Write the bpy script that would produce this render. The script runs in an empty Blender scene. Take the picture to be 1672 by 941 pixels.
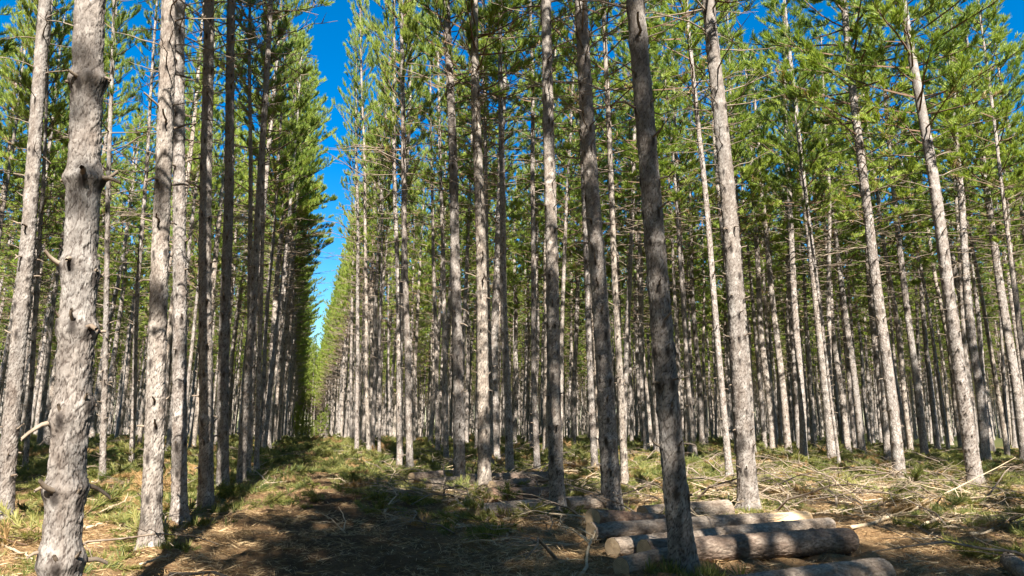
import bpy, math, random
import numpy as np
from mathutils import Vector, Matrix

rng = np.random.default_rng(11)
random.seed(11)
scene = bpy.context.scene
COL = scene.collection
R = math.radians

# ------------------------------------------------------------------ camera model (Y runs along the aisle)
PW, PH, FPX = 1672.0, 941.0, 1150.0
EYE = 1.5
PITCH = math.atan((688.0 - 470.5) / FPX)
ROLL = 0.012
YAW = math.atan2(339.0, FPX / math.cos(PITCH))
Fv = np.array([math.sin(YAW) * math.cos(PITCH), math.cos(YAW) * math.cos(PITCH), math.sin(PITCH)])
R0 = np.array([math.cos(YAW), -math.sin(YAW), 0.0])
U0 = np.cross(R0, Fv)
Rv = R0 * math.cos(ROLL) + U0 * math.sin(ROLL)
Uv = np.cross(Rv, Fv)
CAMP = np.array([0.0, 0.0, EYE])

def ray(x, y):
    return Fv + (x - PW / 2) / FPX * Rv - (y - PH / 2) / FPX * Uv

def at(x, y, z=0.0):
    d = ray(x, y)
    return CAMP + d * ((z - EYE) / d[2])

cam = bpy.data.cameras.new('camera')
co = bpy.data.objects.new('camera', cam)
COL.objects.link(co)
M = Matrix(((Rv[0], Uv[0], -Fv[0], 0), (Rv[1], Uv[1], -Fv[1], 0), (Rv[2], Uv[2], -Fv[2], EYE), (0, 0, 0, 1)))
co.matrix_world = M
cam.sensor_width = 36.0
cam.lens = 36.0 * FPX / PW
cam.clip_end = 2000
cam.clip_start = 0.05
scene.camera = co

# ------------------------------------------------------------------ light
SUN_AZ, SUN_EL = R(186.5), R(43)
sun = bpy.data.lights.new('sun', 'SUN')
sun.energy = 5.0
sun.angle = R(0.53)
sun.color = (1.0, 0.95, 0.87)
so = bpy.data.objects.new('sun', sun)
COL.objects.link(so)
sd = Vector((math.sin(SUN_AZ) * math.cos(SUN_EL), math.cos(SUN_AZ) * math.cos(SUN_EL), math.sin(SUN_EL)))
so.rotation_euler = sd.to_track_quat('Z', 'Y').to_euler()
w = bpy.data.worlds.new('World')
scene.world = w
w.use_nodes = True
nt = w.node_tree
sky = nt.nodes.new('ShaderNodeTexSky')
sky.sky_type = 'NISHITA'
sky.sun_disc = False
sky.sun_elevation = SUN_EL
sky.sun_rotation = SUN_AZ
sky.air_density = 1.0
sky.dust_density = 0.3
sky.ozone_density = 3.0
hs = nt.nodes.new('ShaderNodeHueSaturation')
hs.inputs['Saturation'].default_value = 1.5
nt.links.new(sky.outputs[0], hs.inputs['Color'])
nt.links.new(hs.outputs[0], nt.nodes['Background'].inputs[0])
nt.nodes['Background'].inputs[1].default_value = 0.06
vs = scene.view_settings
scene.display_settings.display_device = 'sRGB'
vs.view_transform = 'Standard'
vs.look = 'None'
vs.gamma = 1
vs.use_curve_mapping = False
vs.exposure = 1.85
scene.cycles.max_bounces = 6
scene.cycles.diffuse_bounces = 3
scene.cycles.transmission_bounces = 3

# ------------------------------------------------------------------ numpy noise
def _hash(ix, iy, seed):
    h = (ix.astype(np.int64) * 374761393 + iy.astype(np.int64) * 668265263 + seed * 974711) & 0xffffffff
    h = ((h ^ (h >> 13)) * 1274126177) & 0xffffffff
    h = (h ^ (h >> 16)) & 0xffffffff
    return h / 4294967295.0

def vnoise(x, y, seed=0):
    ix, iy = np.floor(x), np.floor(y)
    fx, fy = x - ix, y - iy
    fx = fx * fx * (3 - 2 * fx); fy = fy * fy * (3 - 2 * fy)
    a = _hash(ix, iy, seed); b = _hash(ix + 1, iy, seed); c = _hash(ix, iy + 1, seed); d = _hash(ix + 1, iy + 1, seed)
    return (a * (1 - fx) + b * fx) * (1 - fy) + (c * (1 - fx) + d * fx) * fy

def fbm(x, y, seed=0, octv=4):
    s, a, t = 0.0, 1.0, 0.0
    for i in range(octv):
        s = s + a * vnoise(x * 2 ** i, y * 2 ** i, seed + i * 17); t += a; a *= 0.5
    return s / t

def worley(u, v, nu, seed):
    """u,v in cell units, u wraps at nu cells; returns F1, F2"""
    iu, iv = np.floor(u), np.floor(v)
    f1 = np.full(u.shape, 9.0); f2 = np.full(u.shape, 9.0); wid = np.zeros(u.shape)
    for du in (-1, 0, 1):
        for dv in (-1, 0, 1):
            cu, cv = iu + du, iv + dv
            cw = np.mod(cu, nu)
            px = cu + 0.1 + 0.8 * _hash(cw, cv, seed); py = cv + 0.1 + 0.8 * _hash(cw, cv, seed + 5)
            d = np.hypot(u - px, v - py)
            f2 = np.where(d < f1, f1, np.minimum(f2, d)); wid = np.where(d < f1, _hash(cw, cv, seed + 8), wid); f1 = np.minimum(f1, d)
    return f1, f2, wid

def ground_z(x, y):
    x = np.asarray(x, float); y = np.asarray(y, float)
    z = 0.16 * (fbm(x * 0.35 + 7, y * 0.35 + 3, 3, 2) - 0.5) + 0.09 * (fbm(x * 1.5, y * 1.5, 9, 3) - 0.5)
    z = z + 0.045 * (vnoise(x * 5, y * 5, 21) - 0.5)
    far = np.clip(y - 48, 0, 90)
    z = z - 0.00045 * far ** 2 * np.exp(-(x / 30.0) ** 2)
    return z

# ------------------------------------------------------------------ mesh building
class MB:
    def __init__(s): s.V = []; s.F = []; s.n = 0
    def add(s, V, F, mat=0):
        V = np.asarray(V, float).reshape(-1, 3); F = np.asarray(F, np.int64)
        s.F.append((F + s.n, mat)); s.V.append(V); s.n += len(V)
    def tubes(s, P, rad, sides=5, mat=0, cap=False):
        """P (n,k,3) polylines, rad (n,k)"""
        P = np.asarray(P, float); rad = np.asarray(rad, float)
        n, k, _ = P.shape
        T = np.gradient(P, axis=1); T /= np.linalg.norm(T, axis=2, keepdims=True) + 1e-9
        ref = np.where(np.abs(T[:, :1, 2:3]) > 0.9, np.array([1.0, 0, 0]), np.array([0, 0, 1.0]))
        A = np.cross(T, np.broadcast_to(ref, T.shape)); A /= np.linalg.norm(A, axis=2, keepdims=True) + 1e-9
        B = np.cross(T, A)
        an = np.arange(sides) * 2 * math.pi / sides
        V = P[:, :, None, :] + rad[:, :, None, None] * (A[:, :, None, :] * np.cos(an)[None, None, :, None] + B[:, :, None, :] * np.sin(an)[None, None, :, None])
        idx = np.arange(n * k * sides).reshape(n, k, sides)
        j = np.roll(np.arange(sides), -1)
        q = np.stack([idx[:, :-1, :], idx[:, :-1][:, :, j], idx[:, 1:][:, :, j], idx[:, 1:, :]], -1).reshape(-1, 4)
        s.add(V, q, mat)
        if cap:
            b = s.n - n * k * sides
            e = idx[:, -1, :] + b; c = idx[:, 0, ::-1] + b
            for r in list(e) + list(c): s.F.append((r.reshape(1, -1), mat))
    def build(s, name, mats, smooth=True, attrs=None):
        me = bpy.data.meshes.new(name)
        V = np.concatenate(s.V)
        me.vertices.add(len(V)); me.vertices.foreach_set('co', V.ravel())
        li = np.concatenate([f.ravel() for f, m in s.F])
        sz = np.concatenate([np.full(len(f), f.shape[1]) for f, m in s.F])
        mi = np.concatenate([np.full(len(f), m) for f, m in s.F])
        me.loops.add(len(li)); me.loops.foreach_set('vertex_index', li.astype(np.int32))
        me.polygons.add(len(sz))
        st = np.concatenate([[0], np.cumsum(sz)[:-1]])
        me.polygons.foreach_set('loop_start', st.astype(np.int32))
        me.polygons.foreach_set('material_index', mi.astype(np.int32))
        me.polygons.foreach_set('use_smooth', np.full(len(sz), smooth))
        for m in mats: me.materials.append(m)
        for k, a in (attrs or {}).items():
            at_ = me.attributes.new(k, 'FLOAT', 'POINT'); at_.data.foreach_set('value', np.asarray(a, np.float32))
        me.update(calc_edges=True)
        return me

def ob(name, me, parent=None, loc=(0, 0, 0)):
    o = bpy.data.objects.new(name, me); COL.objects.link(o); o.location = loc
    if parent is not None: o.parent = parent
    return o

def tag(o, label=None, cat=None, group=None, kind=None):
    for k, v in (('label', label), ('category', cat), ('group', group), ('kind', kind)):
        if v: o[k] = v
    return o

# ------------------------------------------------------------------ materials
def newmat(name):
    m = bpy.data.materials.new(name); m.use_nodes = True
    t = m.node_tree; b = t.nodes['Principled BSDF']
    b.inputs['Roughness'].default_value = 0.9
    b.inputs['Specular IOR Level'].default_value = 0.2
    return m, t, b

def N(t, typ, **kw):
    n = t.nodes.new('ShaderNode' + typ)
    for k, v in kw.items():
        if k in n.inputs: n.inputs[k].default_value = v
        else: setattr(n, k, v)
    return n

def ramp(t, src, stops):
    r = t.nodes.new('ShaderNodeValToRGB')
    el = r.color_ramp.elements
    while len(el) < len(stops): el.new(0.5)
    for e, (p, c) in zip(el, stops):
        e.position = p; e.color = (*c, 1) if len(c) == 3 else c
    t.links.new(src, r.inputs[0])
    return r.outputs[0]

def mix(t, fac, a, b, mode='MIX'):
    m = t.nodes.new('ShaderNodeMix'); m.data_type = 'RGBA'; m.blend_type = mode
    L = t.links.new
    for s, v in ((m.inputs[0], fac), (m.inputs[6], a), (m.inputs[7], b)):
        if isinstance(v, bpy.types.NodeSocket): L(v, s)
        elif isinstance(v, (int, float)): s.default_value = v
        else: s.default_value = (*v, 1)
    return m.outputs[2]

def mapped(t, scale, coord='Object', randomize=True):
    tc = N(t, 'TexCoord'); mp = N(t, 'Mapping')
    mp.inputs['Scale'].default_value = scale
    t.links.new(tc.outputs[coord], mp.inputs[0])
    if randomize:
        oi = N(t, 'ObjectInfo'); ml = N(t, 'Math', operation='MULTIPLY'); ml.inputs[1].default_value = 37.0
        t.links.new(oi.outputs['Random'], ml.inputs[0]); t.links.new(ml.outputs[0], mp.inputs['Location'])
    return mp.outputs[0]

def tex_noise(t, vec, scale, detail=4, rough=0.6):
    n = N(t, 'TexNoise'); n.inputs['Scale'].default_value = scale; n.inputs['Detail'].default_value = detail; n.inputs['Roughness'].default_value = rough
    t.links.new(vec, n.inputs['Vector']); return n.outputs['Fac']

def bump(t, b, h, strength, dist):
    n = N(t, 'Bump'); n.inputs['Strength'].default_value = strength; n.inputs['Distance'].default_value = dist
    t.links.new(h, n.inputs['Height']); t.links.new(n.outputs[0], b.inputs['Normal'])

def bark_mat(name, near):
    m, t, b = newmat(name); L = t.links.new
    v = mapped(t, (1, 1, 0.55)); v2 = mapped(t, (1, 1, 1)); vz = mapped(t, (1, 1, 0.12))
    n1 = tex_noise(t, v, 9, 5, 0.65); n2 = tex_noise(t, vz, 5, 3); n3 = tex_noise(t, v2, 60, 4, 0.7)
    col = ramp(t, n1, [(0.28, (0.16, 0.125, 0.10)), (0.5, (0.315, 0.278, 0.245)), (0.70, (0.54, 0.50, 0.455))])
    col = mix(t, ramp(t, n2, [(0.45, (0, 0, 0)), (0.7, (0.5, 0.5, 0.5))]), col, (0.30, 0.30, 0.29))
    col = mix(t, ramp(t, n3, [(0.35, (0.35, 0.35, 0.35)), (0.6, (0, 0, 0))]), col, (0.15, 0.12, 0.10))
    oi = N(t, 'ObjectInfo')
    rr = ramp(t, oi.outputs['Random'], [(0, (0.72, 0.70, 0.68)), (0.5, (0.95, 0.93, 0.92)), (1, (1.0, 0.94, 0.86))])
    col = mix(t, 1.0, col, rr, 'MULTIPLY')
    if near:
        a = N(t, 'Attribute', attribute_name='crack')
        fine = tex_noise(t, v, 45, 5, 0.75)
        col = mix(t, a.outputs['Fac'], col, (0.05, 0.037, 0.03))
        bump(t, b, fine, 0.8, 0.012)
    else:
        vo = N(t, 'TexVoronoi', feature='DISTANCE_TO_EDGE'); vo.inputs['Scale'].default_value = 17
        L(v, vo.inputs['Vector'])
        c = ramp(t, vo.outputs['Distance'], [(0.0, (1, 1, 1)), (0.10, (0, 0, 0))])
        col = mix(t, c, col, (0.10, 0.075, 0.06))
        bump(t, b, vo.outputs['Distance'], 0.6, 0.03)
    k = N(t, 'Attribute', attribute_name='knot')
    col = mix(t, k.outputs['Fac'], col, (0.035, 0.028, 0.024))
    L(col, b.inputs['Base Color'])
    return m

BARK = bark_mat('bark_plates', True)
BARK_FAR = bark_mat('bark', False)

def twig_mat(name, c0, c1):
    m, t, b = newmat(name)
    n = tex_noise(t, mapped(t, (1, 1, 1)), 7, 4)
    t.links.new(ramp(t, n, [(0.3, c0), (0.7, c1)]), b.inputs['Base Color'])
    return m
TWIG = twig_mat('dead_twig', (0.12, 0.085, 0.06), (0.30, 0.24, 0.18))
LIMB = twig_mat('live_limb', (0.10, 0.06, 0.04), (0.20, 0.13, 0.085))
DRY = twig_mat('dry_branch', (0.30, 0.22, 0.13), (0.52, 0.42, 0.29))

def needle_mat(name, stops, trans=0.33):
    m, t, b = newmat(name); L = t.links.new
    oi = N(t, 'ObjectInfo'); g = N(t, 'NewGeometry')
    n = tex_noise(t, mapped(t, (1, 1, 1)), 0.9, 2)
    ad = N(t, 'Math', operation='MULTIPLY_ADD'); ad.inputs[1].default_value = 0.45
    L(g.outputs['Random Per Island'], ad.inputs[0]); L(n, ad.inputs[2])
    ad2 = N(t, 'Math', operation='MULTIPLY_ADD'); ad2.inputs[1].default_value = 0.25
    L(oi.outputs['Random'], ad2.inputs[0]); L(ad.outputs[0], ad2.inputs[2])
    col = ramp(t, ad2.outputs[0], stops)
    L(col, b.inputs['Base Color'])
    b.inputs['Roughness'].default_value = 0.55
    b.inputs['Specular IOR Level'].default_value = 0.35
    tr = N(t, 'BsdfTranslucent'); L(mix(t, 1.0, col, (1.5, 1.6, 0.8), 'MULTIPLY'), tr.inputs[0])
    mx = N(t, 'MixShader'); mx.inputs[0].default_value = trans
    L(b.outputs[0], mx.inputs[1]); L(tr.outputs[0], mx.inputs[2])
    L(mx.outputs[0], t.nodes['Material Output'].inputs['Surface'])
    return m
NEEDLE = needle_mat('pine_needles', [(0.35, (0.04, 0.085, 0.014)), (0.68, (0.125, 0.195, 0.026)), (1.05, (0.28, 0.33, 0.05))])
NEEDLE_OLD = needle_mat('brown_needles', [(0.4, (0.20, 0.12, 0.05)), (0.9, (0.33, 0.21, 0.09))], 0.25)
GRASS = needle_mat('undergrowth_leaves', [(0.35, (0.035, 0.055, 0.012)), (0.72, (0.09, 0.118, 0.025)), (1.05, (0.25, 0.23, 0.07))], 0.3)
STRAW = needle_mat('dry_needles', [(0.35, (0.13, 0.07, 0.03)), (0.75, (0.27, 0.16, 0.07)), (1.1, (0.46, 0.33, 0.18))], 0.1)

def ground_mat():
    m, t, b = newmat('forest_floor'); L = t.links.new
    tc = N(t, 'TexCoord').outputs['Object']
    n1 = tex_noise(t, tc, 0.55, 6, 0.65); n2 = tex_noise(t, tc, 6, 6, 0.7); n3 = tex_noise(t, tc, 45, 5, 0.75)
    n4 = tex_noise(t, tc, 1.7, 5, 0.6)
    col = ramp(t, n2, [(0.3, (0.12, 0.065, 0.028)), (0.5, (0.25, 0.15, 0.068)), (0.7, (0.38, 0.26, 0.13))])
    col = mix(t, ramp(t, n3, [(0.35, (0.7, 0.7, 0.7)), (0.6, (0, 0, 0))]), col, (0.075, 0.045, 0.024))
    moss = ramp(t, n3, [(0.35, (0.035, 0.05, 0.013)), (0.65, (0.11, 0.135, 0.035))])
    at_ = N(t, 'Attribute', attribute_name='moss')
    f = N(t, 'Math', operation='ADD'); L(at_.outputs['Fac'], f.inputs[0]); L(n4, f.inputs[1])
    col = mix(t, ramp(t, f.outputs[0], [(0.72, (0, 0, 0)), (0.95, (0.85, 0.85, 0.85))]), col, moss)
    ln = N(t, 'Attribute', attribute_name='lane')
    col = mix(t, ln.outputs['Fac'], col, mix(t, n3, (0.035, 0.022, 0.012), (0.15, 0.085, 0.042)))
    L(col, b.inputs['Base Color'])
    hb = N(t, 'Math', operation='MULTIPLY_ADD'); hb.inputs[1].default_value = 0.35; L(n3, hb.inputs[0]); L(n2, hb.inputs[2])
    bump(t, b, hb.outputs[0], 1.0, 0.06)
    return m
FLOOR = ground_mat()

def cut_mat():
    m, t, b = newmat('sawn_wood'); L = t.links.new
    tc = N(t, 'TexCoord').outputs['Object']
    wv = N(t, 'TexWave', wave_type='RINGS', rings_direction='Z'); wv.inputs['Scale'].default_value = 22; wv.inputs['Distortion'].default_value = 3; wv.inputs['Detail'].default_value = 2
    L(tc, wv.inputs['Vector'])
    n = tex_noise(t, tc, 14, 4)
    col = ramp(t, wv.outputs['Fac'], [(0.0, (0.30, 0.20, 0.11)), (1.0, (0.52, 0.40, 0.26))])
    col = mix(t, ramp(t, n, [(0.4, (0.0, 0.0, 0.0)), (0.7, (0.6, 0.6, 0.6))]), col, (0.20, 0.135, 0.08))
    L(col, b.inputs['Base Color'])
    return m
CUT = cut_mat()
def peeled_mat():
    m, t, b = newmat('peeled_wood')
    n = tex_noise(t, mapped(t, (1, 1, 0.15)), 18, 4)
    t.links.new(ramp(t, n, [(0.3, (0.38, 0.24, 0.12)), (0.65, (0.66, 0.50, 0.31))]), b.inputs['Base Color'])
    return m
PEELED = peeled_mat()
def logbark(name, lo, mid, hi):
    m, t, b = newmat(name); L = t.links.new
    v = mapped(t, (1, 1, 0.45)); n1 = tex_noise(t, v, 9, 6, 0.7); n2 = tex_noise(t, v, 50, 4, 0.7)
    col = ramp(t, n1, [(0.3, lo), (0.5, mid), (0.68, hi)])
    col = mix(t, ramp(t, n2, [(0.38, (0.6, 0.6, 0.6)), (0.55, (0, 0, 0))]), col, tuple(c * 0.5 for c in lo))
    L(col, b.inputs['Base Color'])
    vo = N(t, 'TexVoronoi', feature='DISTANCE_TO_EDGE'); vo.inputs['Scale'].default_value = 20; L(v, vo.inputs['Vector'])
    bump(t, b, vo.outputs['Distance'], 0.7, 0.03)
    return m
LOGGREY = logbark('grey_log_bark', (0.14, 0.10, 0.072), (0.27, 0.212, 0.16), (0.42, 0.35, 0.28))
LOGRED = logbark('reddish_log_bark', (0.13, 0.07, 0.045), (0.24, 0.15, 0.10), (0.36, 0.27, 0.2))
LOGDARK = logbark('dark_log_bark', (0.10, 0.068, 0.05), (0.20, 0.145, 0.108), (0.33, 0.26, 0.20))

# ------------------------------------------------------------------ ground sheet
def axis(a, b, near, far, lo, hi):
    out = [lo]; p = lo
    while p < hi:
        st = near if a <= p <= b else min(far, near * 1.15 ** (1 + max(a - p, p - b) / near / 6))
        p += st; out.append(p)
    return np.array(out)
gx = axis(-9, 20, 0.085, 25, -420, 420); gy = axis(4, 24, 0.085, 25, -120, 520)
X, Y = np.meshgrid(gx, gy, indexing='ij')
nearm = np.clip(1 - (Y - 22) / 20, 0, 1) * np.clip(1 - (np.abs(X - 5) - 16) / 12, 0, 1)
Z = ground_z(X, Y) + nearm * (0.12 * (vnoise(X * 6, Y * 6, 55) - 0.5) + 0.03 * (vnoise(X * 6 + Y * 3, Y * 6 - X * 3, 77) - 0.5))
def moss_field(x, y):
    f = 0.9 * (fbm(x * 0.5 + 3, y * 0.5, 31, 3) - 0.5) + 0.08
    f = f + 0.5 * np.clip((np.hypot(x, y) - 45) / 60, 0, 1)
    f = f + 0.16 * np.clip((y - 11) / 10, 0, 1.2) + 0.10 * np.exp(-((x - 0.9) / 1.3) ** 2) * np.clip((y - 9) / 5, 0, 1) - 0.30 * np.exp(-((y - 9.5) / 3.0) ** 2) * np.exp(-((x + 0.3) / 2.5) ** 2)
    return f
idx = np.arange(X.size).reshape(X.shape)
q = np.stack([idx[:-1, :-1], idx[1:, :-1], idx[1:, 1:], idx[:-1, 1:]], -1).reshape(-1, 4)
mb = MB(); mb.add(np.stack([X, Y, Z], -1), q)
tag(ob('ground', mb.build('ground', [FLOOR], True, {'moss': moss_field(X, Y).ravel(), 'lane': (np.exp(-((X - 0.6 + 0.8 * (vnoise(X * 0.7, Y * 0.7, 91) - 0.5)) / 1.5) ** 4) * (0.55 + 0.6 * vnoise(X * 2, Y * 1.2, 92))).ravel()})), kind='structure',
    label='forest floor of needles moss and felling debris', cat='ground')

# ------------------------------------------------------------------ pines
def taper(z, H, r0, flare=1.0):
    zz = np.clip(z, 0, H)
    return r0 * (np.clip(1 - zz / H, 0.0004, 1) ** 0.47) + flare * r0 * (0.42 * np.exp(-np.clip(z, 0, 99) / 0.17) + 0.12 * np.exp(-np.clip(z, 0, 99) / 0.6))

def bend(z, seed, amp):
    a = np.sin(z * 0.33 + seed) * np.clip(z / 4, 0, 1) + 0.35 * np.sin(z * 0.9 + seed * 2.1) * np.clip(z / 2, 0, 1)
    b = np.cos(z * 0.28 + seed * 1.7) - math.cos(seed * 1.7)
    a0 = 0
    return np.stack([amp * (a - a0), amp * b], -1)

def whorls(H, cb, g, step=0.42, z0=0.7):
    zs = []; z = z0 + g.random() * 0.3
    while z < cb + 0.5:
        zs.append(z); z += step * (0.75 + 0.5 * g.random())
    return zs

def trunk_mesh(name, H, r0, seed, segs, dz, near, amp, knots, top=None, cell=0.048):
    top = top or H
    zlow = np.arange(-0.35, min(12.5, top), dz)
    zhi = np.arange(min(12.5, top), top + 0.01, max(dz, 0.25))
    z = np.concatenate([zlow, zhi])
    th = np.arange(segs) * 2 * math.pi / segs
    Zg, Tg = np.meshgrid(z, th, indexing='ij')
    rad = taper(Zg, H, r0)
    rad = rad * (1 + 0.05 * np.cos(Tg * 2 + seed) + 0.04 * np.sin(Tg * 3 + Zg * 0.7 + seed))
    rad = rad + 0.26 * r0 * np.exp(-np.clip(Zg, 0, 9) / 0.16) * np.clip(np.sin(Tg * 5 + seed), -0.4, 1)
    crack = np.zeros_like(Zg)
    if near:
        nu = max(8, int(round(2 * math.pi * r0 / cell)))
        wob = 0.7 * (vnoise(Tg * 9, Zg * 22, seed + 2) - 0.5) + 0.25 * (vnoise(Tg * 22, Zg * 50, seed + 3) - 0.5)
        f1, f2, wid = worley(Tg / (2 * math.pi) * nu + wob * 1.4, Zg / (cell * 1.6) + wob, nu, seed)
        e = np.clip((f2 - f1) / (0.10 + 0.12 * vnoise(Tg * 12, Zg * 9, seed + 77)), 0, 1); e = e * e * (3 - 2 * e)
        fade = np.clip(1.15 - Zg / 16, 0.3, 1)
        g1, g2, wid2 = worley(Tg / (2 * math.pi) * nu * 2 + wob * 2.2, Zg / (cell * 0.62) + wob * 2, nu * 2, seed + 31)
        e2 = np.clip((g2 - g1) / 0.2, 0, 1)
        lay = _hash(np.floor(Tg / (2 * math.pi) * nu * 2 + wob * 2), np.floor(Zg / (cell * 0.62)), seed)
        rad = rad + 0.0050 * fade * (e - 0.6) + 0.0075 * fade * (wid - 0.5) + 0.0045 * fade * (wid2 - 0.5) + 0.0015 * fade * e2 + 0.006 * fade * (vnoise(Tg * 17, Zg * 19, seed + 9) - 0.5) + 0.006 * fade * (vnoise(Tg * 40, Zg * 45, seed + 19) - 0.5)
        patch = vnoise(Tg * 4, Zg * 2.5, seed + 12)
        crack = np.clip((1 - e) * (0.60 + 0.7 * patch) + 0.45 * (1 - e2) * (1 - patch) + 0.22 * (wid2 < 0.25) + 0.20 * (wid < 0.3), 0, 0.95) * fade
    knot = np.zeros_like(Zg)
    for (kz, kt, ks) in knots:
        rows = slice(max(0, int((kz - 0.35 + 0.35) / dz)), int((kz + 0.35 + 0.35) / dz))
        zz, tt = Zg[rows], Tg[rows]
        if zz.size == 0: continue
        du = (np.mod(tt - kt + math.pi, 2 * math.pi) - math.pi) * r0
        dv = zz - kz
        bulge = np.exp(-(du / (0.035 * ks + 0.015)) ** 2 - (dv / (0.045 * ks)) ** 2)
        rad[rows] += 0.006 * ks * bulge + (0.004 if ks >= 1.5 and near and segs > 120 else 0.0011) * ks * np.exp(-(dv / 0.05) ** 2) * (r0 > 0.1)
        knot[rows] = np.maximum(knot[rows], 0.95 * np.exp(-(du / (0.013 * ks + 0.004)) ** 4 - ((dv + 0.025 * ks) / (0.042 * ks)) ** 4))  # dark branch scar, with the shadow under each knot painted in
    bd = bend(z, seed, amp)
    V = np.stack([bd[:, None, 0] + rad * np.cos(Tg), bd[:, None, 1] + rad * np.sin(Tg), Zg], -1)
    idx = np.arange(Zg.size).reshape(Zg.shape); j = np.roll(np.arange(segs), -1)
    q = np.stack([idx[:-1], idx[:-1][:, j], idx[1:][:, j], idx[1:]], -1).reshape(-1, 4)
    mb = MB(); mb.add(V, q)
    return mb, {'crack': crack.ravel(), 'knot': knot.ravel()}

def branch_path(L, up, droop, g, k=6, kink=0.06):
    t = np.linspace(0, 1, k)
    x = L * t * math.cos(up); zz = L * (t * math.sin(up) + droop * t * t)
    y = np.cumsum(g.normal(0, kink * L / k * 1.6, k)); y -= y[0]
    zz = zz + np.cumsum(g.normal(0, kink * L / k, k)) * (t > 0)
    return np.stack([x, y, zz], -1)

def dead_branch(L, g, mb=None, Mx=None, mat=0, sub=True, r=None, sides=5):
    mb = mb or MB()
    P = branch_path(L, g.uniform(-0.05, 0.45), g.uniform(-0.25, 0.2), g, 6, 0.10)
    r = r or (0.0065 + 0.0055 * L)
    paths = [P]; rads = [np.linspace(r, r * (0.3 if L > 0.35 else 0.75), 6)]
    if sub and L > 0.45:
        for s in range(int(2 + L * 3.2)):
            t = g.uniform(0.25, 0.95); i = int(t * 4.999); p0 = P[i] + (P[i + 1] - P[i]) * (t * 5 - i)
            l2 = L * g.uniform(0.15, 0.45) * (1.15 - t)
            side = g.choice([-1, 1]); a = g.uniform(0.5, 1.1) * side
            d = np.array([math.cos(a), math.sin(a), g.uniform(-0.3, 0.5)])
            q = p0 + np.linspace(0, 1, 6)[:, None] * d * l2 + np.cumsum(g.normal(0, 0.02 * l2, (6, 3)), 0)
            q[0] = p0
            paths.append(q); rads.append(np.linspace(r * 0.45, r * 0.18, 6))
    P = np.array(paths)
    if Mx is not None:
        P = P @ Mx[0].T + Mx[1]
    mb.tubes(P, np.array(rads), sides, mat)
    return mb

def rotz(a):
    c, s = math.cos(a), math.sin(a)
    return np.array([[c, -s, 0], [s, c, 0], [0, 0, 1.0]])

def tufts(mb, Pos, Dir, g, n=26, L=0.14, wid=0.017, mat=0, spread=0.9, back=0.16):
    """needle brushes: n blades per tuft round the shoot axis"""
    k = len(Pos)
    D = Dir / (np.linalg.norm(Dir, axis=1, keepdims=True) + 1e-9)
    ref = np.where(np.abs(D[:, 2:3]) > 0.9, np.array([1.0, 0, 0]), np.array([0, 0, 1.0]))
    A = np.cross(D, ref); A /= np.linalg.norm(A, axis=1, keepdims=True); B = np.cross(D, A)
    ph = g.uniform(0, 2 * math.pi, (k, n)); sp = g.uniform(0.12, spread, (k, n)); ln = L * g.uniform(0.65, 1.15, (k, n))
    nd = D[:, None] * np.cos(sp)[..., None] + (A[:, None] * np.cos(ph)[..., None] + B[:, None] * np.sin(ph)[..., None]) * np.sin(sp)[..., None]
    nd[..., 2] += 0.18
    base = Pos[:, None] - D[:, None] * g.uniform(0, back, (k, n))[..., None]
    sd_ = np.cross(nd, g.normal(0, 1, (k, n, 3))); sd_ /= np.linalg.norm(sd_, axis=2, keepdims=True) + 1e-9
    w_ = wid * g.uniform(0.7, 1.2, (k, n))[..., None]
    tip = base + nd * ln[..., None]; mid = base + nd * ln[..., None] * 0.45
    V = np.stack([base, mid - sd_ * w_ / 2, tip, mid + sd_ * w_ / 2], 2).reshape(-1, 3)
    mb.add(V, np.arange(len(V)).reshape(-1, 4), mat)

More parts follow.
